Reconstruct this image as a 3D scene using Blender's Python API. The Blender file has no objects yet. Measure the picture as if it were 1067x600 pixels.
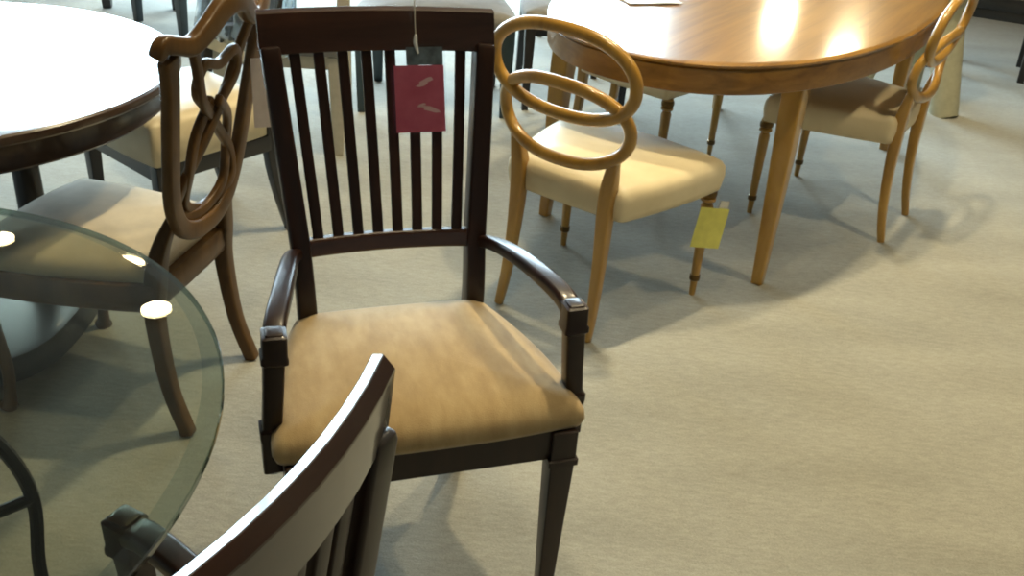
import bpy, bmesh, math, random
from mathutils import Vector, Matrix, noise
random.seed(7)
SC = bpy.context.scene
COL = SC.collection
PI = math.pi
R = math.radians
V = Vector

# ------------------------------------------------------------------ materials
def mat(name):
    m = bpy.data.materials.new(name); m.use_nodes = True
    nt = m.node_tree; nt.nodes.clear()
    out = nt.nodes.new('ShaderNodeOutputMaterial')
    return m, nt, out

def nd(nt, t, **kw):
    n = nt.nodes.new(t)
    for k, v in kw.items():
        if k in n.inputs.keys(): n.inputs[k].default_value = v
        else: setattr(n, k, v)
    return n

def ramp(nt, src, stops):
    r = nt.nodes.new('ShaderNodeValToRGB')
    el = r.color_ramp.elements
    el[0].position, el[0].color = stops[0][0], (*stops[0][1], 1)
    el[1].position, el[1].color = stops[-1][0], (*stops[-1][1], 1)
    for p, c in stops[1:-1]:
        e = el.new(p); e.color = (*c, 1)
    nt.links.new(src, r.inputs['Fac'])
    return r.outputs['Color']

def pbr(nt, out, **kw):
    b = nt.nodes.new('ShaderNodeBsdfPrincipled')
    for k, v in kw.items(): b.inputs[k].default_value = v
    nt.links.new(b.outputs[0], out.inputs[0])
    return b

def wood(name, dark, mid, light, rough=.3, coat=.4, scale=(6, 6, 60), axis=None, bump=.02, coat_rough=.12, spec=.5):
    m, nt, out = mat(name)
    tc = nd(nt, 'ShaderNodeTexCoord')
    mp = nd(nt, 'ShaderNodeMapping'); mp.inputs['Scale'].default_value = scale
    nt.links.new(tc.outputs['Object'], mp.inputs['Vector'])
    n1 = nd(nt, 'ShaderNodeTexNoise', Scale=1.0, Detail=6.0, Roughness=.6, Distortion=.6)
    nt.links.new(mp.outputs[0], n1.inputs['Vector'])
    c = ramp(nt, n1.outputs['Fac'], [(.3, dark), (.5, mid), (.72, light)])
    b = pbr(nt, out, **{'Roughness': rough, 'Coat Weight': coat, 'Coat Roughness': coat_rough, 'Specular IOR Level': spec})
    nt.links.new(c, b.inputs['Base Color'])
    if bump:
        bp = nd(nt, 'ShaderNodeBump', Strength=bump, Distance=.01)
        nt.links.new(n1.outputs['Fac'], bp.inputs['Height']); nt.links.new(bp.outputs[0], b.inputs['Normal'])
    return m

def fabric(name, stops, scale=40, stretch=(1, 1, 1), rough=.85, sheen=.3, bump=.15, fine=700):
    m, nt, out = mat(name)
    tc = nd(nt, 'ShaderNodeTexCoord')
    mp = nd(nt, 'ShaderNodeMapping'); mp.inputs['Scale'].default_value = stretch
    nt.links.new(tc.outputs['Object'], mp.inputs['Vector'])
    n1 = nd(nt, 'ShaderNodeTexNoise', Scale=scale, Detail=4.0, Roughness=.6)
    nt.links.new(mp.outputs[0], n1.inputs['Vector'])
    n2 = nd(nt, 'ShaderNodeTexNoise', Scale=fine, Detail=2.0)
    nt.links.new(tc.outputs['Object'], n2.inputs['Vector'])
    c = ramp(nt, n1.outputs['Fac'], stops)
    b = pbr(nt, out, **{'Roughness': rough, 'Sheen Weight': sheen, 'Sheen Roughness': .4})
    nt.links.new(c, b.inputs['Base Color'])
    bp = nd(nt, 'ShaderNodeBump', Strength=bump, Distance=.003)
    nt.links.new(n2.outputs['Fac'], bp.inputs['Height']); nt.links.new(bp.outputs[0], b.inputs['Normal'])
    return m

def plain(name, col, rough=.5, metal=0., coat=0., var=.08, scale=30):
    m, nt, out = mat(name)
    tc = nd(nt, 'ShaderNodeTexCoord')
    n1 = nd(nt, 'ShaderNodeTexNoise', Scale=scale, Detail=3.0)
    nt.links.new(tc.outputs['Object'], n1.inputs['Vector'])
    c = ramp(nt, n1.outputs['Fac'], [(.3, tuple(x*(1-var) for x in col)), (.7, tuple(min(1, x*(1+var)) for x in col))])
    b = pbr(nt, out, **{'Roughness': rough, 'Metallic': metal, 'Coat Weight': coat})
    nt.links.new(c, b.inputs['Base Color'])
    return m

def emit(name, col, s):
    m, nt, out = mat(name)
    e = nd(nt, 'ShaderNodeEmission'); e.inputs['Color'].default_value = (*col, 1); e.inputs['Strength'].default_value = s
    nt.links.new(e.outputs[0], out.inputs[0])
    return m

def clear(name, tint, ior=1.5, rough=.0, gloss_boost=0.0):
    # thin clear sheet: Fresnel mix of a tinted transparent and a mirror-like surface
    m, nt, out = mat(name)
    t = nd(nt, 'ShaderNodeBsdfTransparent'); t.inputs['Color'].default_value = (*tint, 1)
    g = nd(nt, 'ShaderNodeBsdfGlossy', Roughness=rough)
    f = nd(nt, 'ShaderNodeFresnel', IOR=ior)
    ge = nd(nt, 'ShaderNodeNewGeometry'); io = nd(nt, 'ShaderNodeMix', data_type='FLOAT')
    io.inputs[2].default_value = ior; io.inputs[3].default_value = 1/ior
    nt.links.new(ge.outputs['Backfacing'], io.inputs[0]); nt.links.new(io.outputs[0], f.inputs['IOR'])
    mx = nd(nt, 'ShaderNodeMixShader')
    src = f.outputs[0]
    if gloss_boost:
        a = nd(nt, 'ShaderNodeMath', operation='ADD', use_clamp=True); a.inputs[1].default_value = gloss_boost
        nt.links.new(src, a.inputs[0]); src = a.outputs[0]
    nt.links.new(src, mx.inputs[0]); nt.links.new(t.outputs[0], mx.inputs[1]); nt.links.new(g.outputs[0], mx.inputs[2])
    nt.links.new(mx.outputs[0], out.inputs[0])
    return m

M = {}
M['dark'] = wood('espresso_wood', (.011, .004, .0022), (.020, .007, .0036), (.034, .012, .006), .36, .15, (14, 14, 3), bump=.01, spec=.35)
M['darkx'] = wood('espresso_rail_wood', (.018, .0066, .0036), (.034, .0125, .0066), (.058, .022, .0115), .34, 1.0, (3, 14, 14), bump=0, coat_rough=.08, spec=.3)
M['honey'] = wood('honey_wood', (.26, .130, .018), (.40, .215, .036), (.50, .295, .060), .3, .45, (9, 9, 2.5), bump=.01)
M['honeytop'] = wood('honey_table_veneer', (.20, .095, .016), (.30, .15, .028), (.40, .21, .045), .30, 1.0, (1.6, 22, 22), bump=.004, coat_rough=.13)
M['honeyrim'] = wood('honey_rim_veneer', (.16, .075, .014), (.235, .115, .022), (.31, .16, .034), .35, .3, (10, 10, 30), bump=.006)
M['carved'] = wood('walnut_brown_wood', (.055, .028, .008), (.11, .056, .016), (.17, .09, .028), .38, .1, (9, 9, 4), bump=.01, spec=.25)
M['whitetop'] = wood('polished_table_top', (.10, .06, .045), (.16, .10, .075), (.22, .15, .11), .12, 1.0, (2, 18, 18), bump=0, coat_rough=.04)
M['rimdark'] = wood('table_rim_wood', (.028, .014, .008), (.05, .026, .014), (.08, .045, .025), .3, .4, (12, 12, 12), bump=.01)
M['black'] = plain('black_lacquer_wood', (.012, .010, .010), .4, coat=.2)
M['teal'] = plain('dark_teal_wood', (.014, .028, .034), .4, coat=.2)
M['paleleg'] = plain('pale_painted_wood', (.42, .38, .30), .5)
M['creampost'] = plain('cream_painted_wood', (.40, .38, .26), .55)
M['iron'] = plain('black_wrought_iron', (.015, .014, .013), .45, metal=.6)
M['steel'] = plain('brushed_silver', (.6, .6, .6), .25, metal=1.)
M['brass'] = plain('dark_brass', (.14, .085, .03), .35, metal=.8)
M['tan'] = fabric('tan_velvet', [(.28, (.36, .245, .11)), (.5, (.43, .305, .145)), (.72, (.50, .37, .19))], 9, (3, 1.1, 1), .8, .35, .25, 500)
M['cream'] = fabric('cream_leather', [(.3, (.68, .57, .36)), (.7, (.78, .67, .45))], 6, (1, 1, 1), .45, .1, .04, 300)
M['oat'] = fabric('oatmeal_fabric', [(.3, (.52, .44, .30)), (.7, (.64, .55, .39))], 12)
M['grey'] = fabric('grey_seat_fabric', [(.3, (.16, .15, .14)), (.7, (.24, .23, .21))], 12)
M['redcard'] = fabric('red_card', [(.3, (.46, .07, .13)), (.7, (.60, .13, .20))], 18, (1, 1, 1), .5, 0., .02)
M['greycard'] = plain('slate_card', (.12, .15, .17), .4, var=.4, scale=60)
M['mark'] = plain('pale_glare', (.72, .45, .46), .5)
M['yellow'] = plain('yellow_card', (.68, .66, .16), .6)
M['pink'] = plain('pale_card', (.72, .64, .60), .6)
M['paper'] = plain('white_paper', (.85, .86, .86), .6, var=.02)
M['string'] = plain('cotton_string', (.55, .52, .45), .8)
M['sleeve'] = clear('clear_sleeve', (.95, .96, .97), 1.35, .12)
M['glass'] = clear('tinted_glass', (.81, .835, .765), 1.45, .0)
M['glassedge'] = clear('glass_edge', (.34, .46, .41), 1.5, .05, .24)
M['bevel'] = clear('glass_bevel', (.62, .69, .64), 1.5, .03, .07)
M['plastic'] = clear('crumpled_clear_plastic', (.62, .70, .76), 1.6, .08, .22)
M['pane'] = clear('window_glass', (.97, .98, .98), 1.45, .0)
M['wall'] = plain('wall_paint', (.28, .25, .21), .9, var=.03)
M['ceil'] = plain('ceiling_paint', (.20, .19, .18), .9, var=.03)
M['frame'] = plain('window_frame_paint', (.10, .10, .10), .5)
M['bulb'] = emit('lamp_glow', (1., .80, .50), 70)
M['bulb2'] = emit('pendant_glow', (1., .80, .50), 40)

def carpet():
    m, nt, out = mat('berber_carpet')
    tc = nd(nt, 'ShaderNodeTexCoord')
    mp = nd(nt, 'ShaderNodeMapping'); mp.inputs['Rotation'].default_value = (0, 0, R(28)); mp.inputs['Scale'].default_value = (1, 3.2, 1)
    nt.links.new(tc.outputs['Object'], mp.inputs['Vector'])
    n0 = nd(nt, 'ShaderNodeTexNoise', Scale=1.6, Detail=3.0); nt.links.new(mp.outputs[0], n0.inputs['Vector'])
    n1 = nd(nt, 'ShaderNodeTexNoise', Scale=26., Detail=5.0, Roughness=.75); nt.links.new(mp.outputs[0], n1.inputs['Vector'])
    n2 = nd(nt, 'ShaderNodeTexNoise', Scale=190., Detail=3.0, Roughness=.8); nt.links.new(tc.outputs['Object'], n2.inputs['Vector'])
    mx = nd(nt, 'ShaderNodeMix', data_type='FLOAT'); mx.inputs[0].default_value = .5
    nt.links.new(n1.outputs['Fac'], mx.inputs[2]); nt.links.new(n2.outputs['Fac'], mx.inputs[3])
    mx2 = nd(nt, 'ShaderNodeMix', data_type='FLOAT'); mx2.inputs[0].default_value = .25
    nt.links.new(mx.outputs[0], mx2.inputs[2]); nt.links.new(n0.outputs['Fac'], mx2.inputs[3])
    c = ramp(nt, mx2.outputs[0], [(.32, (.205, .198, .165)), (.5, (.32, .312, .265)), (.68, (.445, .435, .38))])
    b = pbr(nt, out, **{'Roughness': .95, 'Sheen Weight': .15, 'Specular IOR Level': .2})
    nt.links.new(c, b.inputs['Base Color'])
    bp = nd(nt, 'ShaderNodeBump', Strength=.5, Distance=.006)
    nt.links.new(mx.outputs[0], bp.inputs['Height']); nt.links.new(bp.outputs[0], b.inputs['Normal'])
    return m
M['carpet'] = carpet()

# ------------------------------------------------------------------ object helpers
def thing(name, label, cat, loc=(0, 0, 0), rot=0, group=None):
    o = bpy.data.objects.new(name, None); COL.objects.link(o)
    o.empty_display_size = .1
    o.location = loc; o.rotation_euler = (0, 0, R(rot))
    o['label'] = label; o['category'] = cat
    if group: o['group'] = group
    return o

def obj(name, bm, m, parent=None, smooth=True, ang=35, bevel=0, bseg=2):
    bmesh.ops.recalc_face_normals(bm, faces=bm.faces[:])
    me = bpy.data.meshes.new(name); bm.to_mesh(me); bm.free()
    for mm in (m if isinstance(m, (list, tuple)) else [m]): me.materials.append(mm)
    if smooth:
        for p in me.polygons: p.use_smooth = True
        me.set_sharp_from_angle(angle=R(ang))
    o = bpy.data.objects.new(name, me); COL.objects.link(o)
    if parent: o.parent = parent
    if bevel:
        b = o.modifiers.new('bevel', 'BEVEL'); b.width = bevel; b.segments = bseg; b.limit_method = 'ANGLE'; b.angle_limit = R(40)
    return o

def struct(name, bm, m, parent=None, **kw):
    o = obj(name, bm, m, parent, smooth=False, **kw)
    if parent is None: o['kind'] = 'structure'
    return o

def dup(root, loc, rot, label, group=None):
    def cp(o, par):
        c = o.copy(); COL.objects.link(c); c.parent = par
        for ch in o.children: cp(ch, c)
        return c
    r = cp(root, None)
    r.location = loc; r.rotation_euler = (0, 0, R(rot)); r['label'] = label
    if group: r['group'] = group
    return r

def box(bm, x0, x1, y0, y1, z0, z1):
    vs = [bm.verts.new((x, y, z)) for z in (z0, z1) for y in (y0, y1) for x in (x0, x1)]
    for f in ((0, 1, 3, 2), (4, 6, 7, 5), (0, 4, 5, 1), (2, 3, 7, 6), (0, 2, 6, 4), (1, 5, 7, 3)):
        bm.faces.new([vs[i] for i in f])

def catmull(P, k, closed=False):
    # P: list of tuples of any length, returns resampled list
    n = len(P); out = []
    rng = n if closed else n-1
    for i in range(rng):
        if closed: p0, p1, p2, p3 = P[(i-1) % n], P[i], P[(i+1) % n], P[(i+2) % n]
        else:
            p1, p2 = P[i], P[i+1]
            p0 = P[i-1] if i else tuple(2*a-b for a, b in zip(p1, p2))
            p3 = P[i+2] if i+2 < n else tuple(2*b-a for a, b in zip(p1, p2))
        for j in range(k):
            t = j/k
            out.append(tuple(.5*(2*b+(-a+c)*t+(2*a-5*b+4*c-d)*t*t+(-a+3*b-3*c+d)*t**3) for a, b, c, d in zip(p0, p1, p2, p3)))
    if not closed: out.append(tuple(P[-1]))
    return out

def rrect(w, d, r, seg=3):
    r = min(r, w*.98, d*.98); pts = []
    for cx, cy, a0 in ((w-r, d-r, 0), (-w+r, d-r, 90), (-w+r, -d+r, 180), (w-r, -d+r, 270)):
        for i in range(seg+1):
            a = R(a0+90*i/seg); pts.append((cx+r*math.cos(a), cy+r*math.sin(a)))
    return pts

def sweep(bm, P, ref, k=1, shape='rect', closed=False, r=.006, cap=.4, seg=12):
    """P: (x,y,z,w,d) half sizes; w along ref direction, d across."""
    Q = catmull(P, k, closed) if k > 1 else [tuple(p) for p in P]
    n = len(Q); ref = V(ref); rings = []
    C = [V(q[:3]) for q in Q]
    for i, q in enumerate(Q):
        if closed: T = C[(i+1) % n]-C[(i-1) % n]
        else: T = C[min(i+1, n-1)]-C[max(i-1, 0)]
        T.normalize()
        U = ref-T*ref.dot(T); U.normalize(); W = T.cross(U)
        w, d = q[3], q[4]
        if shape == 'rect': s = rrect(w, d, r)
        else: s = [(w*math.cos(2*PI*j/seg), d*math.sin(2*PI*j/seg)) for j in range(seg)]
        if not closed and cap and i == 0:
            e = min(w, d)*cap
            rings.append([bm.verts.new(C[i]+(U*a+W*b)*.72) for a, b in s])
            rings.append([bm.verts.new(C[i]+T*e*.35+(U*a+W*b)*.93) for a, b in s])
            rings.append([bm.verts.new(C[i]+T*e+U*a+W*b) for a, b in s])
        elif not closed and cap and i == n-1:
            e = min(w, d)*cap
            rings.append([bm.verts.new(C[i]-T*e+U*a+W*b) for a, b in s])
            rings.append([bm.verts.new(C[i]-T*e*.35+(U*a+W*b)*.93) for a, b in s])
            rings.append([bm.verts.new(C[i]+(U*a+W*b)*.72) for a, b in s])
        else:
            rings.append([bm.verts.new(C[i]+U*a+W*b) for a, b in s])
    m = len(rings[0])
    for i in range(len(rings) if closed else len(rings)-1):
        A, B = rings[i], rings[(i+1) % len(rings)]
        for j in range(m): bm.faces.new((A[j], A[(j+1) % m], B[(j+1) % m], B[j]))
    if not closed:
        bm.faces.new(rings[0][::-1]); bm.faces.new(rings[-1])

def SW(name, m, par, P, ref=(1, 0, 0), **kw):
    bm = bmesh.new(); sweep(bm, P, ref, **kw); return obj(name, bm, m, par)

def lathe(bm, prof, c=(0, 0), seg=24):
    rings = [[bm.verts.new((c[0]+r*math.cos(2*PI*j/seg), c[1]+r*math.sin(2*PI*j/seg), z)) for j in range(seg)] for r, z in prof]
    for A, B in zip(rings, rings[1:]):
        for j in range(seg): bm.faces.new((A[j], A[(j+1) % seg], B[(j+1) % seg], B[j]))
    bm.faces.new(rings[0][::-1]); bm.faces.new(rings[-1])

def chaikin(P, n):
    for _ in range(n):
        Q = []
        for i in range(len(P)):
            a, b = P[i], P[(i+1) % len(P)]
            Q += [(.75*a[0]+.25*b[0], .75*a[1]+.25*b[1]), (.25*a[0]+.75*b[0], .25*a[1]+.75*b[1])]
        P = Q
    return P

def pad(bm, outline, rings, dome=None):
    """outline: list of xy; rings: (inset metres, z) from bottom to top; closes at both ends."""
    n = len(outline)
    cx = sum(p[0] for p in outline)/n; cy = sum(p[1] for p in outline)/n
    hw = min(max(abs(p[0]-cx) for p in outline), max(abs(p[1]-cy) for p in outline))
    R_ = []
    for ins, z in rings:
        s = 1-ins/hw
        R_.append([bm.verts.new((cx+(x-cx)*s, cy+(y-cy)*s, z)) for x, y in outline])
    for A, B in zip(R_, R_[1:]):
        for j in range(n): bm.faces.new((A[j], A[(j+1) % n], B[(j+1) % n], B[j]))
    bm.faces.new(R_[0][::-1])
    t = bm.verts.new((cx, cy, rings[-1][1]+.0005))
    for j in range(n): bm.faces.new((R_[-1][j], R_[-1][(j+1) % n], t))

def trap(yf, yb, xf, xb, bulge=.012, rnd=2, fbul=.02):
    def sd(t): return (xf+(xb-xf)*t+bulge*4*t*(1-t), yf+(yb-yf)*t)
    side = [sd(t) for t in (.0, .09, .3, .5, .7, .91, 1.)]
    fr = [(-xf*.86, yf-fbul*.2), (-xf*.45, yf-fbul*.85), (0, yf-fbul), (xf*.45, yf-fbul*.85), (xf*.86, yf-fbul*.2)]
    bk = [(xb*.84, yb+.001), (xb*.4, yb+.004), (-xb*.4, yb+.004), (-xb*.84, yb+.001)]
    P = fr+side+bk+[(-x, y) for x, y in side[::-1]]
    return chaikin(P, rnd)

# ------------------------------------------------------------------ slat-back arm chair (front faces -y)
def arm_chair(label, loc, rot, group, rake=1.0, BOW=.028):
    t = thing('arm_chair', label, 'chair', loc, rot, group)
    D, DX = M['dark'], M['darkx']
    def back_y(z):                       # centre line of the raked back
        pts = [(0, .31), (.2, .262), (.42, .226), (.52, .226), (.63, .254), (.8, .303), (.98, .362), (1.06, .388)]
        for (a, ya), (b, yb) in zip(pts, pts[1:]):
            if z <= b: break
        y = ya+(yb-ya)*min(1, (z-a)/(b-a))
        return y if z < .52 else .226+(y-.226)*rake
    def half_x(z):
        pts = [(0, .168), (.45, .168), (.63, .176), (.98, .206), (1.06, .211)]
        for (a, ya), (b, yb) in zip(pts, pts[1:]):
            if z <= b: return ya+(yb-ya)*(z-a)/(b-a)
        return pts[-1][1]
    # seat
    bm = bmesh.new()
    pad(bm, trap(-.186, .226, .266, .186, .024, 2, .014), [(.012, .446), (-.002, .449), (-.006, .462), (-.004, .478), (.008, .492), (.03, .503), (.07, .511), (.12, .516), (.19, .518)])
    obj('seat', bm, M['tan'], t, ang=80)
    # seat frame: one apron ring
    bm = bmesh.new()
    o_ = [(-.245, -.19), (.245, -.19), (.185, .222), (-.185, .222)]; i_ = [(-.222, -.166), (.222, -.166), (.165, .198), (-.165, .198)]
    for a in range(4):
        b = (a+1) % 4
        vs = [bm.verts.new((*o_[a], z)) for z in (.385, .447)]+[bm.verts.new((*o_[b], z)) for z in (.447, .385)]
        ws = [bm.verts.new((*i_[a], z)) for z in (.385, .447)]+[bm.verts.new((*i_[b], z)) for z in (.447, .385)]
        bm.faces.new(vs); bm.faces.new(ws[::-1])
        for q in range(4): bm.faces.new((vs[q], ws[q], ws[(q+1) % 4], vs[(q+1) % 4]))
    bmesh.ops.remove_doubles(bm, verts=bm.verts[:], dist=1e-5)
    obj('seat_frame', bm, D, t, smooth=False)
    for s in (-1, 1):
        # front leg: square, collar under the apron, straight taper
        bm = bmesh.new()
        x, y = s*.232, -.176
        sweep(bm, [(x, y, .447, .024, .024), (x, y, .388, .024, .024), (x, y, .386, .028, .028), (x, y, .374, .028, .028), (x, y, .371, .023, .023), (x-s*.003, y+.003, 0, .0135, .0135)], (1, 0, 0), r=.003, cap=.1)
        obj('leg', bm, D, t)
        # rear leg that runs up as the back post
        zs = [0, .1, .2, .3, .42, .52, .63, .75, .87, .985]
        SW('back_post', D, t, [(s*half_x(z), back_y(z), z, .0185, .0185+.008*min(1, z/.4)) for z in zs], k=3, r=.006)
        # arm: leaves the post, swells outward, drops to the cap
        SW('arm', D, t, [(s*.180, back_y(.62), .612, .013, .012), (s*.199, .19, .632, .015, .0125), (s*.214, .10, .652, .017, .013), (s*.233, 0, .660, .018, .0135), (s*.250, -.075, .655, .0185, .014), (s*.256, -.114, .642, .0185, .014)], ref=(1, 0, 0), k=5, r=.008)
        SW('arm_post', D, t, [(s*.256, -.118, .666, .015, .016), (s*.256, -.118, .660, .020, .021), (s*.257, -.118, .625, .020, .021), (s*.258, -.118, .620, .0225, .0225), (s*.258, -.118, .612, .0225, .0225), (s*.259, -.118, .606, .0175, .0175),
            (s*.264, -.118, .53, .0165, .0165), (s*.268, -.118, .482, .016, .018), (s*.269, -.118, .478, .020, .022), (s*.269, -.118, .466, .020, .022), (s*.270, -.118, .46, .017, .022), (s*.266, -.110, .405, .021, .032), (s*.262, -.102, .388, .015, .022)], r=.005, cap=.25)
    # top rail, bowed to the back
    def rail(name, z0, z1, m, d, bow, ext, tilt=False):
        bm = bmesh.new(); n = 12; rings = []
        for i in range(n+1):
            u = -1+2*i/n
            hx = half_x((z0+z1)/2)+ext
            x = u*hx; dy = bow*(1-u*u)
            ring = []
            h = (z1-z0)/2
            sec = [(-d, -h+.002), (-d, h-.0085), (-d+.0015, h-.0062), (-d+.011, h-.0028), (-d+.0125, h-.003), (d-.0006, h-.012), (d, h-.014), (d, -h+.002), (d-.002, -h), (-d+.002, -h)] if tilt else rrect(d, h, .005, 2)
            for (a, b) in sec:
                z = (z0+z1)/2+b
                ring.append(bm.verts.new((x*(1+(z-(z0+z1)/2)*.09), back_y(z)+dy+a, z)))
            rings.append(ring)
        m_ = len(rings[0])
        for A, B in zip(rings, rings[1:]):
            for j in range(m_): bm.faces.new((A[j], A[(j+1) % m_], B[(j+1) % m_], B[j]))
        bm.faces.new(rings[0][::-1]); bm.faces.new(rings[-1])
        return obj(name, bm, m, t, ang=14)
    rail('top_rail', .972, 1.052, DX, .0125, BOW, .018, True)
    rail('lower_rail', .604, .638, DX, .011, BOW*.5, -.01)
    for i in range(8):
        u = (i+1)/9*2-1
        P = []
        for z in (.63, .74, .86, .985):
            f = (z-.63)/.355
            P.append((u*(half_x(z)+.002), back_y(z)+(BOW*(.5+.5*f))*(1-u*u), z, .0105, .0055))
        SW('slat', D, t, P, k=3, r=.003, cap=0)
    return t

A0 = (-.169, 1.52, 0); AR = 18.9
main = arm_chair('dark brown slat-back armchair with tan seat and red tag hanging on its back', A0, AR, 'dark slat-back armchairs')
fg = arm_chair('dark slat-back armchair seen from behind beside the glass table, nearest the camera', (-.447, .604, 0), -115.5, 'dark slat-back armchairs', .3, .042)

# ------------------------------------------------------------------ honey loop-back chair (front faces -y)
def loop_chair(label, loc, rot, group):
    t = thing('loop_back_chair', label, 'chair', loc, rot, group)
    H = M['honey']
    by = lambda z: .235+.0+(z-.45)*.16
    bm = bmesh.new()
    pad(bm, trap(-.215, .225, .288, .198, .014, 2, .03), [(.02, .372), (.002, .374), (.0, .39), (-.004, .42), (-.002, .448), (.006, .462), (.024, .473), (.07, .482), (.13, .487), (.19, .489)])
    obj('seat', bm, M['cream'], t, ang=80)
    # piping along the top edge of the seat
    o_ = trap(-.215, .225, .288, .198, .014, 2, .03)
    for (cz, hw, hh, nm) in ((.768, .226, .120, 'upper_loop'), (.632, .206, .112, 'lower_loop')):
        P = []
        for i in range(28):
            a = 2*PI*i/28
            x = hw*math.copysign(abs(math.cos(a))**.85, math.cos(a)); z = cz+hh*math.copysign(abs(math.sin(a))**.95, math.sin(a))
            off = .010*math.cos(2*a) if nm == 'upper_loop' else -.010*math.cos(2*a)
            P.append((x, by(z)+off-.025*(x/.23)**2+.012, z, .0165, .0180))
        SW('back_loop', H, t, P, ref=(0, 1, 0), k=2, shape='round', closed=True)
    for s in (-1, 1):
        SW('rear_leg', H, t, [(s*.170, by(.575)-.004, .578, .010, .010), (s*.163, by(.54)-.008, .54, .015, .015), (s*.152, .232, .46, .022, .020), (s*.15, .232, .38, .021, .020), (s*.153, .238, .24, .0175, .017), (s*.158, .254, .1, .0145, .0145), (s*.163, .275, 0, .012, .0125)], k=4, r=.007)
        x, y = s*.252, -.205
        bm = bmesh.new()
        pr = [(.021, .374), (.021, .35), (.016, .346), (.024, .338), (.024, .330), (.015, .324), (.020, .312), (.0195, .30), (.0135, .07), (.0165, .068), (.0165, .058), (.012, .054), (.0095, 0)]
        lathe(bm, pr[::-1], (x, y), 16)
        fl = obj('front_leg', bm, M['honey'], t)
        for pr in ([(.020, .344), (.0248, .346), (.0255, .358), (.0225, .366), (.0205, .366)], [(.0125, .052), (.0168, .055), (.0172, .071), (.0135, .073)]):
            bm = bmesh.new(); lathe(bm, pr, (x, y), 16); obj('collar', bm, M['brass'], fl)
    return t

def rotv(loc, rot, p):
    a = R(rot); return (loc[0]+p[0]*math.cos(a)-p[1]*math.sin(a), loc[1]+p[0]*math.sin(a)+p[1]*math.cos(a), loc[2]+p[2])

HL, HR = (.254, 2.768, 0), 144.7
GRP = 'honey loop-back chairs around the oval table'
hch = loop_chair('honey loop-back chair with cream seat and yellow tag at the oval table', HL, HR, GRP)
RL, RR_ = (1.196, 3.586, 0), -122.8
dup(hch, RL, RR_, 'honey loop-back chair tucked under the right side of the oval table', GRP)
dup(hch, (.504, 3.97, 0), 57.2, 'honey loop-back chair on the far left side of the oval table, mostly hidden', GRP)

# ------------------------------------------------------------------ oval honey dining table
tt = thing('oval_dining_table', 'large oval honey wood dining table with glossy top and tapered legs', 'table', (.878, 3.826, 0), 59.4)
def super_outline(a, b, n, k=96):
    P = []
    for i in range(k):
        th = 2*PI*i/k; c, s = math.cos(th), math.sin(th)
        P.append((a*math.copysign(abs(c)**(2/n), c), b*math.copysign(abs(s)**(2/n), s)))
    return P
bm = bmesh.new()
pad(bm, super_outline(1.19, .604, 2.24), [(.004, .7495), (-.001, .750), (-.001, .757), (.003, .760), (.02, .7605)])
obj('table_top', bm, M['honeytop'], tt, ang=40)
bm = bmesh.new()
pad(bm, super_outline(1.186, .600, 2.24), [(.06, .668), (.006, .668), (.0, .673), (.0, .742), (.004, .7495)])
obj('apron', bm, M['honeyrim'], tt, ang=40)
for sx in (-1, 1):
    for sy in (-1, 1):
        x, y = sx*.80, sy*.40
        SW('leg', M['honey'], tt, [(x, y, .669, .040, .034), (x+sx*.012, y+sy*.005, .5, .036, .031), (x+sx*.018, y+sy*.008, .3, .029, .026), (x+sx*.022, y+sy*.010, .12, .023, .021), (x+sx*.03, y+sy*.012, 0, .019, .018)], k=4, r=.006, cap=.12)

# loose sheet of paper on the table top
def curled(name, w, h, m, par, amp, nx=8, ny=8, th=.0006, seed=0):
    bm = bmesh.new(); g = []
    for lay in (0, 1):
        G = [[bm.verts.new((-w/2+w*i/nx, -h/2+h*j/ny, amp*(.5+.5*noise.noise(V((i/nx*2+seed, j/ny*2, seed))))+lay*th)) for j in range(ny+1)] for i in range(nx+1)]
        g.append(G)
    for i in range(nx):
        for j in range(ny):
            bm.faces.new((g[0][i][j], g[0][i][j+1], g[0][i+1][j+1], g[0][i+1][j]))
            bm.faces.new((g[1][i][j], g[1][i+1][j], g[1][i+1][j+1], g[1][i][j+1]))
    for i in range(nx):
        for j in (0, ny):
            bm.faces.new((g[0][i][j], g[0][i+1][j], g[1][i+1][j], g[1][i][j]))
    for j in range(ny):
        for i in (0, nx):
            bm.faces.new((g[0][i][j], g[0][i][j+1], g[1][i][j+1], g[1][i][j]))
    return obj(name, bm, m, par, ang=80)
pp = curled('paper_sheet', .13, .20, M['paper'], None, .010, seed=3)
pp.location = (.40, 3.50, .762); pp.rotation_euler = (0, 0, R(-70))
pp['label'] = 'white paper sheet lying on the glossy oval table top'; pp['category'] = 'paper'

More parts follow.
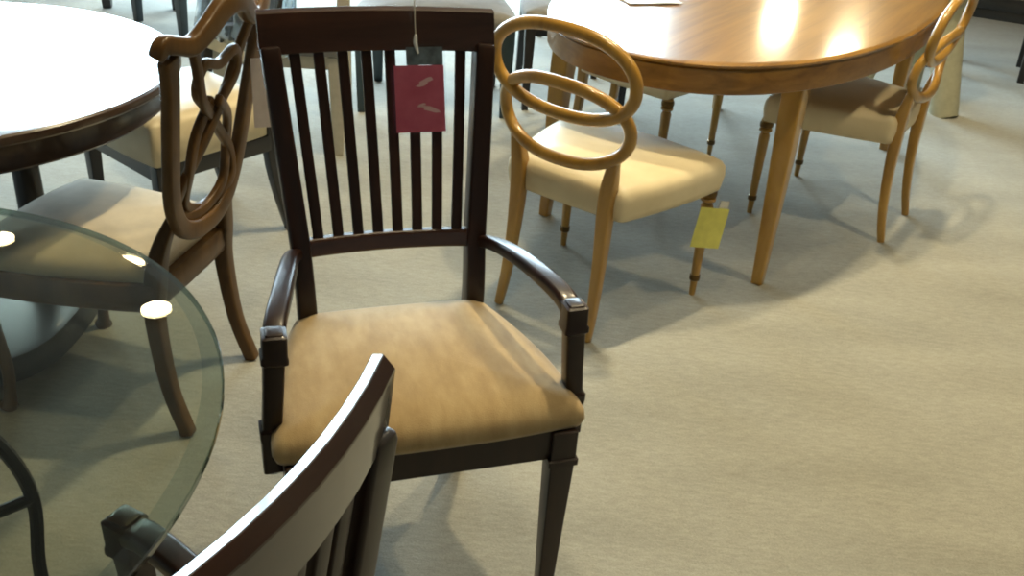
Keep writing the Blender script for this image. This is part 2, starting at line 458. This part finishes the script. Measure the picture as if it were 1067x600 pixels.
# ------------------------------------------------------------------ carved ribbon-back chair (front faces -y)
def ribbon_chair(label, loc, rot, group=None):
    t = thing('ribbon_back_chair', label, 'chair', loc, rot, group)
    C = M['carved']
    by = lambda z: .222+(z-.45)*.2
    bm = bmesh.new()
    pad(bm, trap(-.215, .20, .225, .175, .015, 2, .03), [(.01, .402), (.0, .404), (-.002, .42), (.003, .438), (.02, .450), (.06, .460), (.12, .465), (.17, .467)])
    obj('seat', bm, M['oat'], t, ang=80)
    bm = bmesh.new()
    pad(bm, trap(-.225, .222, .235, .19, .015, 2, .03), [(.05, .330), (.014, .330), (.004, .338), (.0, .355), (.0, .395), (.004, .402), (.03, .403)])
    obj('seat_frame', bm, C, t, ang=50)
    # U-shaped frame: both posts and the curved bottom
    half = [(0, .488), (.06, .495), (.115, .528), (.152, .60), (.172, .72), (.19, .86), (.205, .935)]
    pth = [(-x, z) for x, z in half[:0:-1]]+half
    SW('back_frame', C, t, [(x, by(z)-.03*(x/.23)**2+.03, z, .0125, .017+.010*(1 if abs(x) > .19 else .55)) for x, z in pth], ref=(0, 1, 0), k=4, r=.008)
    cr = [(-.238, .940), (-.222, .962), (-.19, .957), (-.14, .945), (-.09, .968), (-.045, .998), (0, 1.008), (.045, .998), (.09, .968), (.14, .945), (.19, .957), (.222, .962), (.238, .940)]
    ww = [.013, .019, .019, .020, .023, .025, .026, .025, .023, .020, .019, .019, .013]
    SW('crest_rail', C, t, [(x, by(z)-.03*(x/.23)**2+.03, z, .015, w) for (x, z), w in zip(cr, ww)], ref=(0, 1, 0), k=4, r=.009)
    ribA = [(-.125, .955), (-.105, .89), (-.07, .805), (.03, .721), (.112, .63), (.112, .555), (.02, .522), (-.075, .56), (-.100, .65), (-.075, .73), (.0, .79)]
    for s in (-1, 1):
        SW('ribbon', C, t, [(s*x, by(z)+.016+.008*s*math.cos(i*1.9), z, .0085, .0125) for i, (x, z) in enumerate(ribA)], ref=(0, 1, 0), k=5, r=.005)
    SW('ribbon', C, t, [(x, by(z)+.016, z, .0085, .0115) for x, z in [(-.02, .77), (-.09, .83), (-.07, .885), (0, .87), (.07, .885), (.09, .83), (.02, .77)]], ref=(0, 1, 0), k=5, r=.005)
    for s in (-1, 1):
        SW('rear_leg', C, t, [(s*.130, by(.54)+.010, .55, .012, .012), (s*.150, by(.47), .48, .019, .017), (s*.162, .212, .40, .022, .021), (s*.168, .205, .30, .020, .019), (s*.172, .222, .13, .017, .017), (s*.176, .26, 0, .016, .017)], k=4, r=.007)
        SW('front_leg', C, t, [(s*.20, -.19, .385, .026, .026), (s*.206, -.202, .34, .029, .029), (s*.206, -.202, .25, .021, .021), (s*.198, -.19, .12, .015, .015), (s*.202, -.196, .03, .016, .016), (s*.206, -.204, 0, .023, .024)], k=4, shape='round')
    return t
CL, CR = (-.965, 2.055, 0), -100.
rib = ribbon_chair('brown carved ribbon-back chair with oatmeal seat pushed in at the round white-topped table', (CL[0]-.012, CL[1]+.05, 0), CR)

# ------------------------------------------------------------------ round table with dazzling polished top
wt = thing('round_dining_table', 'round dark table whose polished top shines white, behind the glass table', 'table', (-1.475, 2.282, 0), 0)
bm = bmesh.new(); lathe(bm, [(.585, .722), (.606, .724), (.612, .730), (.613, .738), (.611, .745), (.605, .7495), (.56, .7505), (.3, .7505), (.02, .7505)], seg=96)
o = obj('table_top', bm, [M['whitetop'], M['rimdark']], wt, ang=30)
for p in o.data.polygons:
    if p.center.z < .7498: p.material_index = 1
bm = bmesh.new(); lathe(bm, [(.52, .655), (.572, .655), (.58, .662), (.575, .672), (.575, .712), (.585, .722)], seg=96)
obj('apron', bm, M['rimdark'], wt, ang=40)
for a in range(4):
    x, y = .20*math.cos(R(45+90*a-8)), .20*math.sin(R(45+90*a-8))
    bm = bmesh.new(); lathe(bm, [(.035, .07), (.045, .08), (.045, .10), (.032, .12), (.036, .3), (.034, .5), (.03, .60), (.046, .62), (.046, .66)], (x, y), 20)
    obj('pedestal_column', bm, M['black'], wt)
bm = bmesh.new()
pad(bm, super_outline(.30, .30, 3, 48), [(.01, 0), (0, .004), (0, .05), (.012, .068), (.03, .072)])
obj('pedestal_base', bm, M['black'], wt, ang=40)

# ------------------------------------------------------------------ glass table
GX, GY, GR = -1.009, .888, .6634
gt = thing('glass_table', 'round clear glass-topped table on a black iron base', 'table', (GX, GY, 0), 0)
bm = bmesh.new(); lathe(bm, [(.02, .728), (GR-.004, .728), (GR, .7305), (GR, .7370), (GR-.0015, .7392), (GR-.028, .7398), (GR-.031, .7398), (.02, .7398)], seg=128)
o = obj('glass_top', bm, [M['glass'], M['glassedge'], M['bevel']], gt, ang=1.5)
for p in o.data.polygons:
    rr = max(V((v_.co.x, v_.co.y)).length for v_ in [o.data.vertices[i] for i in p.vertices]); zz = [o.data.vertices[i].co.z for i in p.vertices]
    rmin = min(V((o.data.vertices[i].co.x, o.data.vertices[i].co.y)).length for i in p.vertices)
    if rmin > GR-.0045: p.material_index = 1
    elif rmin > GR-.029: p.material_index = 2
# iron base: ring, six bent rods, hoop
for a in range(4):
    th = R(90*a+45); c_, s_ = math.cos(th), math.sin(th)
    for P in ([(.45, 0), (.43, .03), (.395, .16), (.388, .28), (.40, .42), (.37, .54), (.30, .66), (.26, .723)], [(.33, 0), (.325, .03), (.31, .16), (.305, .30), (.31, .42), (.28, .54), (.20, .66), (.16, .723)]):
        SW('iron_rod', M['iron'], gt, [(r_*c_, r_*s_, z, .011, .011) for r_, z in P], ref=(-s_, c_, 0), k=5, shape='round', seg=8)
    for z, r0, r1 in ((.42, .300, .40), (.14, .300, .395)):
        SW('iron_bracket', M['iron'], gt, [(r_*c_, r_*s_, z, .010, .010) for r_ in (r0, r1)], ref=(0, 0, 1), shape='round', seg=8)
for r_, z, nm in ((.31, .14, 'base_ring'), (.30, .42, 'upper_ring')):
    SW(nm, M['iron'], gt, [(r_*math.cos(2*PI*i/40), r_*math.sin(2*PI*i/40), z, .010, .009) for i in range(40)], ref=(0, 0, 1), shape='round', closed=True, seg=8)

# ------------------------------------------------------------------ plain side chairs in the background (front faces -y)
def side_chair(label, loc, rot, w=.46, d=.46, legm='black', seatm='grey', lw=.02, group=None, back=True, seat_t=.06, seat_z=.47):
    t = thing('side_chair', label, 'chair', loc, rot, group)
    L = M[legm]; hw, hd = w/2, d/2
    bm = bmesh.new()
    pad(bm, trap(-hd-.01, hd-.03, hw+.01, hw*.88, .008, 3, .015), [(.006, seat_z-seat_t), (.0, seat_z-seat_t+.004), (-.002, seat_z-.02), (.006, seat_z-.006), (.04, seat_z+.004), (.1, seat_z+.01), (.16, seat_z+.012)])
    obj('seat', bm, M[seatm], t, ang=80)
    bm = bmesh.new()
    pad(bm, trap(-hd, hd-.01, hw, hw*.88, .0, 2, .0), [(.03, seat_z-seat_t-.055), (.004, seat_z-seat_t-.055), (0, seat_z-seat_t-.05), (0, seat_z-seat_t-.002), (.01, seat_z-seat_t)])
    obj('seat_frame', bm, L, t, ang=40)
    zt = seat_z-seat_t-.002
    for s in (-1, 1):
        SW('leg', L, t, [(s*(hw-lw), -hd+lw, zt, lw*1.15, lw*1.15), (s*(hw-lw), -hd+lw, zt-.06, lw*1.15, lw*1.15), (s*(hw-lw), -hd+lw, 0, lw*.75, lw*.75)], r=.003, cap=.1)
        xb = hw*.88-lw
        SW('back_post', L, t, [(s*xb, hd+.05, 0, lw*.8, lw*.8), (s*xb, hd, .2, lw, lw), (s*xb, hd-.015, zt, lw, lw), (s*xb, hd+.02, .68, lw*.9, lw*.9), (s*xb, hd+.08, .97, lw*.8, lw*.7)], k=3, r=.004)
    bm = bmesh.new(); n = 10; rings = []
    for i in range(n+1):
        z = .56+.42*i/n; y = hd-.01+.09*max(0, (z-.46)/.5)
        rings.append([bm.verts.new((a, y+b, z)) for a, b in rrect(hw*.88-lw*1.6, .016, .012)])
    for A, B in zip(rings, rings[1:]):
        for j in range(len(A)): bm.faces.new((A[j], A[(j+1) % len(A)], B[(j+1) % len(A)], B[j]))
    bm.faces.new(rings[0][::-1]); bm.faces.new(rings[-1])
    obj('back_panel', bm, M[seatm], t)
    return t
BG = 'dark side chairs at the back of the showroom'
side_chair('cream upholstered side chair wrapped in clear plastic behind the carved ribbon-back chair', (-1.09, 2.96, 0), -40, .45, .44, 'black', 'cream', .018, seat_t=.14, seat_z=.50)
side_chair('dark side chair with pale tapered legs, seen through the slats of the front armchair', (-.98, 3.96, 0), 3, .50, .46, 'paleleg', 'grey', .027, BG)
side_chair('wide dark teal side chair with slim tapered legs, seen through the armchair slats', (-.44, 4.55, 0), 5, .70, .46, 'teal', 'grey', .026, BG)
side_chair('black side chair standing beyond the honey loop-back chair with the yellow tag', (.19, 4.78, 0), 8, .50, .52, 'black', 'grey', .02, BG)
side_chair('black side chair behind the others, one thin leg showing left of the oval table', (.25, 6.12, 0), 5, .48, .46, 'black', 'grey', .02, BG)
side_chair('dark side chair with thick legs behind the round white-topped table', (-2.35, 6.05, 0), 10, .46, .46, 'black', 'grey', .032, BG)
side_chair('teal side chair standing right behind the shiny round table top', (-1.95, 5.62, 0), -35, .46, .46, 'teal', 'grey', .026, BG)
side_chair('black side chair at the far left behind the round table, only feet showing', (-3.05, 6.2, 0), 20, .46, .46, 'black', 'grey', .03, BG)
side_chair('black side chair at the right edge, beyond the open carpet', (2.70, 5.92, 0), 68, .44, .50, 'black', 'black', .024, BG, seat_t=.09)

# cream table with splayed legs right of the oval table (its top is above the frame)
st = thing('pedestal_table', 'cream table on thick splayed legs, beyond the right-hand loop-back chair', 'table', (1.98, 5.15, 0), 0)
lathe_bm = bmesh.new(); lathe(lathe_bm, [(.30, .70), (.315, .705), (.315, .725), (.305, .73), (.02, .73)], seg=48)
obj('table_top', lathe_bm, M['creampost'], st, ang=40)
for a in (-55, 65, 185):
    c_, s_ = math.cos(R(a)), math.sin(R(a))
    SW('leg', M['creampost'], st, [(.28*c_, .28*s_, 0, .066, .066), (.27*c_, .27*s_, .02, .072, .072), (.19*c_, .19*s_, .35, .075, .075), (.12*c_, .12*s_, .705, .077, .077)], k=3, shape='round', seg=24, cap=.2)

# ------------------------------------------------------------------ tags
def card(bm, w, h, th=.0012, z0=0., x0=0., y0=0.):
    box(bm, x0-w/2, x0+w/2, y0-th/2, y0+th/2, z0, z0+h)
# red tag in a clear sleeve on the front armchair
lx, lz = .073, .828
ty = .309
tg = thing('price_tag', 'red price tag in a clear sleeve hanging from the armchair top rail', 'tag', rotv(A0, AR, (lx, ty, lz)), AR)
tg.rotation_euler = (R(-17), R(0), R(AR))
bm = bmesh.new(); card(bm, .098, .128); obj('card', bm, M['redcard'], tg, smooth=False)
bm = bmesh.new(); card(bm, .072, .034, z0=.1285, x0=.012); obj('header_card', bm, M['greycard'], tg, smooth=False)
bm = bmesh.new(); card(bm, .106, .172, .0004, z0=-.004, y0=-.0018); obj('sleeve', bm, M['sleeve'], tg, smooth=False)
for (x0, z0, w, h, a) in ((.010, .096, .030, .012, .5), (.020, .044, .036, .010, -.3), (.002, .052, .016, .006, .3)):  # pale flecks: glare of the clear sleeve, painted onto the card
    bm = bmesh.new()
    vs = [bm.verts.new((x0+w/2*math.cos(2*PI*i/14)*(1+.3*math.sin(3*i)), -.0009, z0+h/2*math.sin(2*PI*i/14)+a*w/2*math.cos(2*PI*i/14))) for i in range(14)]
    bm.faces.new(vs); obj('glare_fleck', bm, M['mark'], tg, smooth=False)
SW('string', M['string'], tg, [(-.004, -.002, .164, .0012, .0012), (-.006, -.010, .20, .0011, .0011), (-.006, -.010, .262, .0011, .0011), (-.006, .004, .277, .0011, .0011), (-.006, .024, .270, .0011, .0011)], k=3, shape='round', seg=6)
SW('knot', M['paper'], tg, [(-.001, -.004, .150, .002, .002), (-.006, -.006, .17, .004, .004), (-.005, -.009, .186, .0025, .0025)], k=3, shape='round', seg=8)
# yellow tag on the front leg of the honey chair
yt = thing('price_tag', 'yellow price tag tied to the front leg of the loop-back chair', 'tag', rotv(HL, HR, (-.252, -.205, .20)), 20)
yt.rotation_euler = (R(-4), R(10), R(22))
bm = bmesh.new(); card(bm, .105, .130, .0012, y0=-.032, x0=-.004, z0=-.02)
obj('card', bm, M['yellow'], yt, smooth=False)
bm = bmesh.new(); card(bm, .034, .030, .001, z0=.104, x0=.028, y0=-.028); obj('fastener', bm, M['steel'], yt, smooth=False)
SW('string', M['string'], yt, [(0, -.030, .106, .001, .001), (.004, -.026, .14, .001, .001), (.0, 0.026, .150, .001, .001)], k=4, shape='round', seg=6)
# pale tag on the carved chair
pt = thing('price_tag', 'pale blank price tag hanging on the far post of the carved ribbon-back chair', 'tag', rotv((CL[0]-.012, CL[1]+.05, 0), CR, (-.165, .345, .68)), CR-58)
bm = bmesh.new(); card(bm, .058, .165, .001, y0=.012); obj('card', bm, M['pink'], pt, smooth=False)
SW('string', M['string'], pt, [(0, .012, .163, .001, .001), (.002, .006, .22, .001, .001), (.004, 0, .30, .001, .001)], k=3, shape='round', seg=6)

# clear plastic draped on the back of the cream chair
def drape():
    bm = bmesh.new(); nx, nz = 26, 30; G = []
    for i in range(nx+1):
        row = []
        for j in range(nz+1):
            u = -1+2*i/nx; q = -1+2*j/nz
            z = 1.0-abs(q)*.40
            y0 = .22+.09*max(0, (z-.46)/.5)
            side = .034*(1 if q > 0 else -1)*min(1, abs(q)*5)
            n = noise.noise(V((u*4, q*5, 3.1)))*.026+noise.noise(V((u*9, q*11, 7.7)))*.013
            row.append(bm.verts.new((u*.215+n*.4, y0+side+(n if q > 0 else -abs(n)), z+n*.5)))
        G.append(row)
    for i in range(nx):
        for j in range(nz): bm.faces.new((G[i][j], G[i+1][j], G[i+1][j+1], G[i][j+1]))
    o = obj('plastic_cover', bm, M['plastic'], None, ang=25)
    s = o.modifiers.new('solid', 'SOLIDIFY'); s.thickness = .0008
    o.location = (-1.09, 2.96, 0); o.rotation_euler = (0, 0, R(-40))
    o['label'] = 'crumpled clear plastic cover draped over the cream side chair back'; o['category'] = 'plastic cover'
drape()

# ------------------------------------------------------------------ the room
X0, X1, Y0, Y1, HC = -7.5, 5.5, -3.0, 8.0, 3.6
bm = bmesh.new(); box(bm, X0, X1, Y0, Y1, -.1, 0); struct('floor', bm, M['carpet'])
bm = bmesh.new(); box(bm, X0-.2, X1+.2, Y0-.2, Y1+.2, HC, HC+.1); struct('ceiling', bm, M['ceil'])
bm = bmesh.new(); box(bm, X0-.2, X0, Y0-.2, Y1+.2, 0, HC); struct('wall_left', bm, M['wall'])
bm = bmesh.new(); box(bm, X1, X1+.2, Y0-.2, Y1+.2, 0, HC); struct('wall_right', bm, M['wall'])
bm = bmesh.new(); box(bm, X0, X1, Y0-.2, Y0, 0, HC); struct('wall_front', bm, M['wall'])
WX0, WX1, WZ0, WZ1 = -6.6, 1.05, .25, 3.5
bm = bmesh.new()
box(bm, X0, WX0, Y1, Y1+.2, 0, HC); box(bm, WX1, X1, Y1, Y1+.2, 0, HC)
box(bm, WX0, WX1, Y1, Y1+.2, 0, WZ0); box(bm, WX0, WX1, Y1, Y1+.2, WZ1, HC)
struct('wall_back', bm, M['wall'])
NW = 4
for k in range(NW):
    a = WX0+(WX1-WX0)*k/NW; b = WX0+(WX1-WX0)*(k+1)/NW
    bm = bmesh.new()
    box(bm, a, a+.05, Y1+.04, Y1+.12, WZ0, WZ1); box(bm, b-.05, b, Y1+.04, Y1+.12, WZ0, WZ1)
    box(bm, a+.05, b-.05, Y1+.04, Y1+.12, WZ0, WZ0+.05); box(bm, a+.05, b-.05, Y1+.04, Y1+.12, WZ1-.05, WZ1)
    w = struct('window_%d' % (k+1), bm, M['frame'])
    bm = bmesh.new(); box(bm, a+.05, b-.05, Y1+.076, Y1+.084, WZ0+.05, WZ1-.05); struct('pane', bm, M['pane'], w)
    L = bpy.data.lights.new('daylight_portal', 'AREA'); L.shape = 'RECTANGLE'; L.size = b-a-.1; L.size_y = WZ1-WZ0-.1; L.cycles.is_portal = True
    lo = bpy.data.objects.new('daylight_portal', L); COL.objects.link(lo); lo.location = ((a+b)/2, Y1+.15, (WZ0+WZ1)/2); lo.rotation_euler = (R(-90), 0, 0)

world = bpy.data.worlds.new('overcast_sky'); SC.world = world; world.use_nodes = True
nt = world.node_tree; nt.nodes.clear()
wo = nt.nodes.new('ShaderNodeOutputWorld'); bgn = nt.nodes.new('ShaderNodeBackground')
bgn.inputs['Color'].default_value = (.70, .89, 1.0, 1); bgn.inputs['Strength'].default_value = 31.0
wtc = nt.nodes.new('ShaderNodeTexCoord'); sep = nt.nodes.new('ShaderNodeSeparateXYZ')
nt.links.new(wtc.outputs['Generated'], sep.inputs[0])
wc = ramp(nt, sep.outputs['Z'], [(0., (.10, .11, .11)), (.02, (.68, .88, 1.0))])
nt.links.new(wc, bgn.inputs['Color'])
nt.links.new(bgn.outputs[0], wo.inputs[0])

# recessed ceiling lamps (warm)
LAMPS = [(-2.48, 5.9, 10), (-2.90, 6.75, 10), (-4.01, 6.77, 10), (1.2, 3.6, 32), (.3, 2.85, 34), (2.3, 2.0, 22), (3.6, 4.2, 9), (-.15, 1.45, 9)]  # last one is unseen, added to brighten the front armchair's seat
for i, (x, y, e) in enumerate(LAMPS):
    t = thing('ceiling_lamp', 'round recessed warm ceiling lamp, one of a set partly unseen, partly mirrored in table tops', 'lamp', (x, y, HC-.02), 0, 'recessed ceiling lamps')
    bm = bmesh.new(); lathe(bm, [(.11, 0), (.135, -.006), (.14, .0), (.14, .02), (.11, .02)]); obj('trim_ring', bm, M['frame'], t)
    bm = bmesh.new(); lathe(bm, [(.01, -.002), (.10, -.002), (.108, .004), (.108, .015)]); obj('bulb', bm, M['bulb'], t)
    L = bpy.data.lights.new('lamp_light', 'SPOT'); L.energy = e*9.5; L.color = (1., .85, .54); L.spot_size = R(105); L.spot_blend = .8; L.shadow_soft_size = .07
    lo = bpy.data.objects.new('lamp_light', L); COL.objects.link(lo); lo.location = (x, y, HC-.05)
for (x, y, z, lab) in ((1.80, 7.3, 1.66, 'glowing pendant lamp mirrored as the brightest streak in the oval table top'), (2.34, 7.3, 1.98, 'glowing pendant lamp mirrored as the smaller glint in the oval table top')):
    t = thing('pendant_lamp', lab, 'lamp', (x, y, z), 0)
    bm = bmesh.new(); lathe(bm, [(.02, -.13), (.09, -.10), (.12, 0), (.09, .10), (.03, .13)]); obj('bulb', bm, M['bulb2'], t)
    SW('cord', M['black'], t, [(0, 0, .125, .004, .004), (0, 0, HC-z, .004, .004)], shape='round', seg=8)

# ------------------------------------------------------------------ camera
P_, RO, F_ = R(28.7), R(4.26), 1025.
c, s = math.cos(P_), math.sin(P_); cr, sr = math.cos(RO), math.sin(RO)
Xv, Dv, Fw = V((1, 0, 0)), V((0, -s, -c)), V((0, c, -s))
cx = Xv*cr-Dv*sr; cd = Xv*sr+Dv*cr
mw = Matrix.Identity(4)
for i in range(3):
    mw[i][0], mw[i][1], mw[i][2] = cx[i], -cd[i], -Fw[i]
mw[2][3] = 1.5
cam = bpy.data.cameras.new('camera'); co = bpy.data.objects.new('camera', cam); COL.objects.link(co)
cam.sensor_width = 36; cam.lens = F_/1067*36; cam.clip_start = .02
co.matrix_world = mw
SC.camera = co

SC.view_settings.view_transform = 'Standard'; SC.view_settings.look = 'None'
SC.view_settings.exposure = -0.42; SC.view_settings.gamma = 1.0
SC.view_settings.use_curve_mapping = False
SC.cycles.use_denoising = True; SC.cycles.filter_width = 2.0
SC.cycles.max_bounces = 10; SC.cycles.transparent_max_bounces = 12
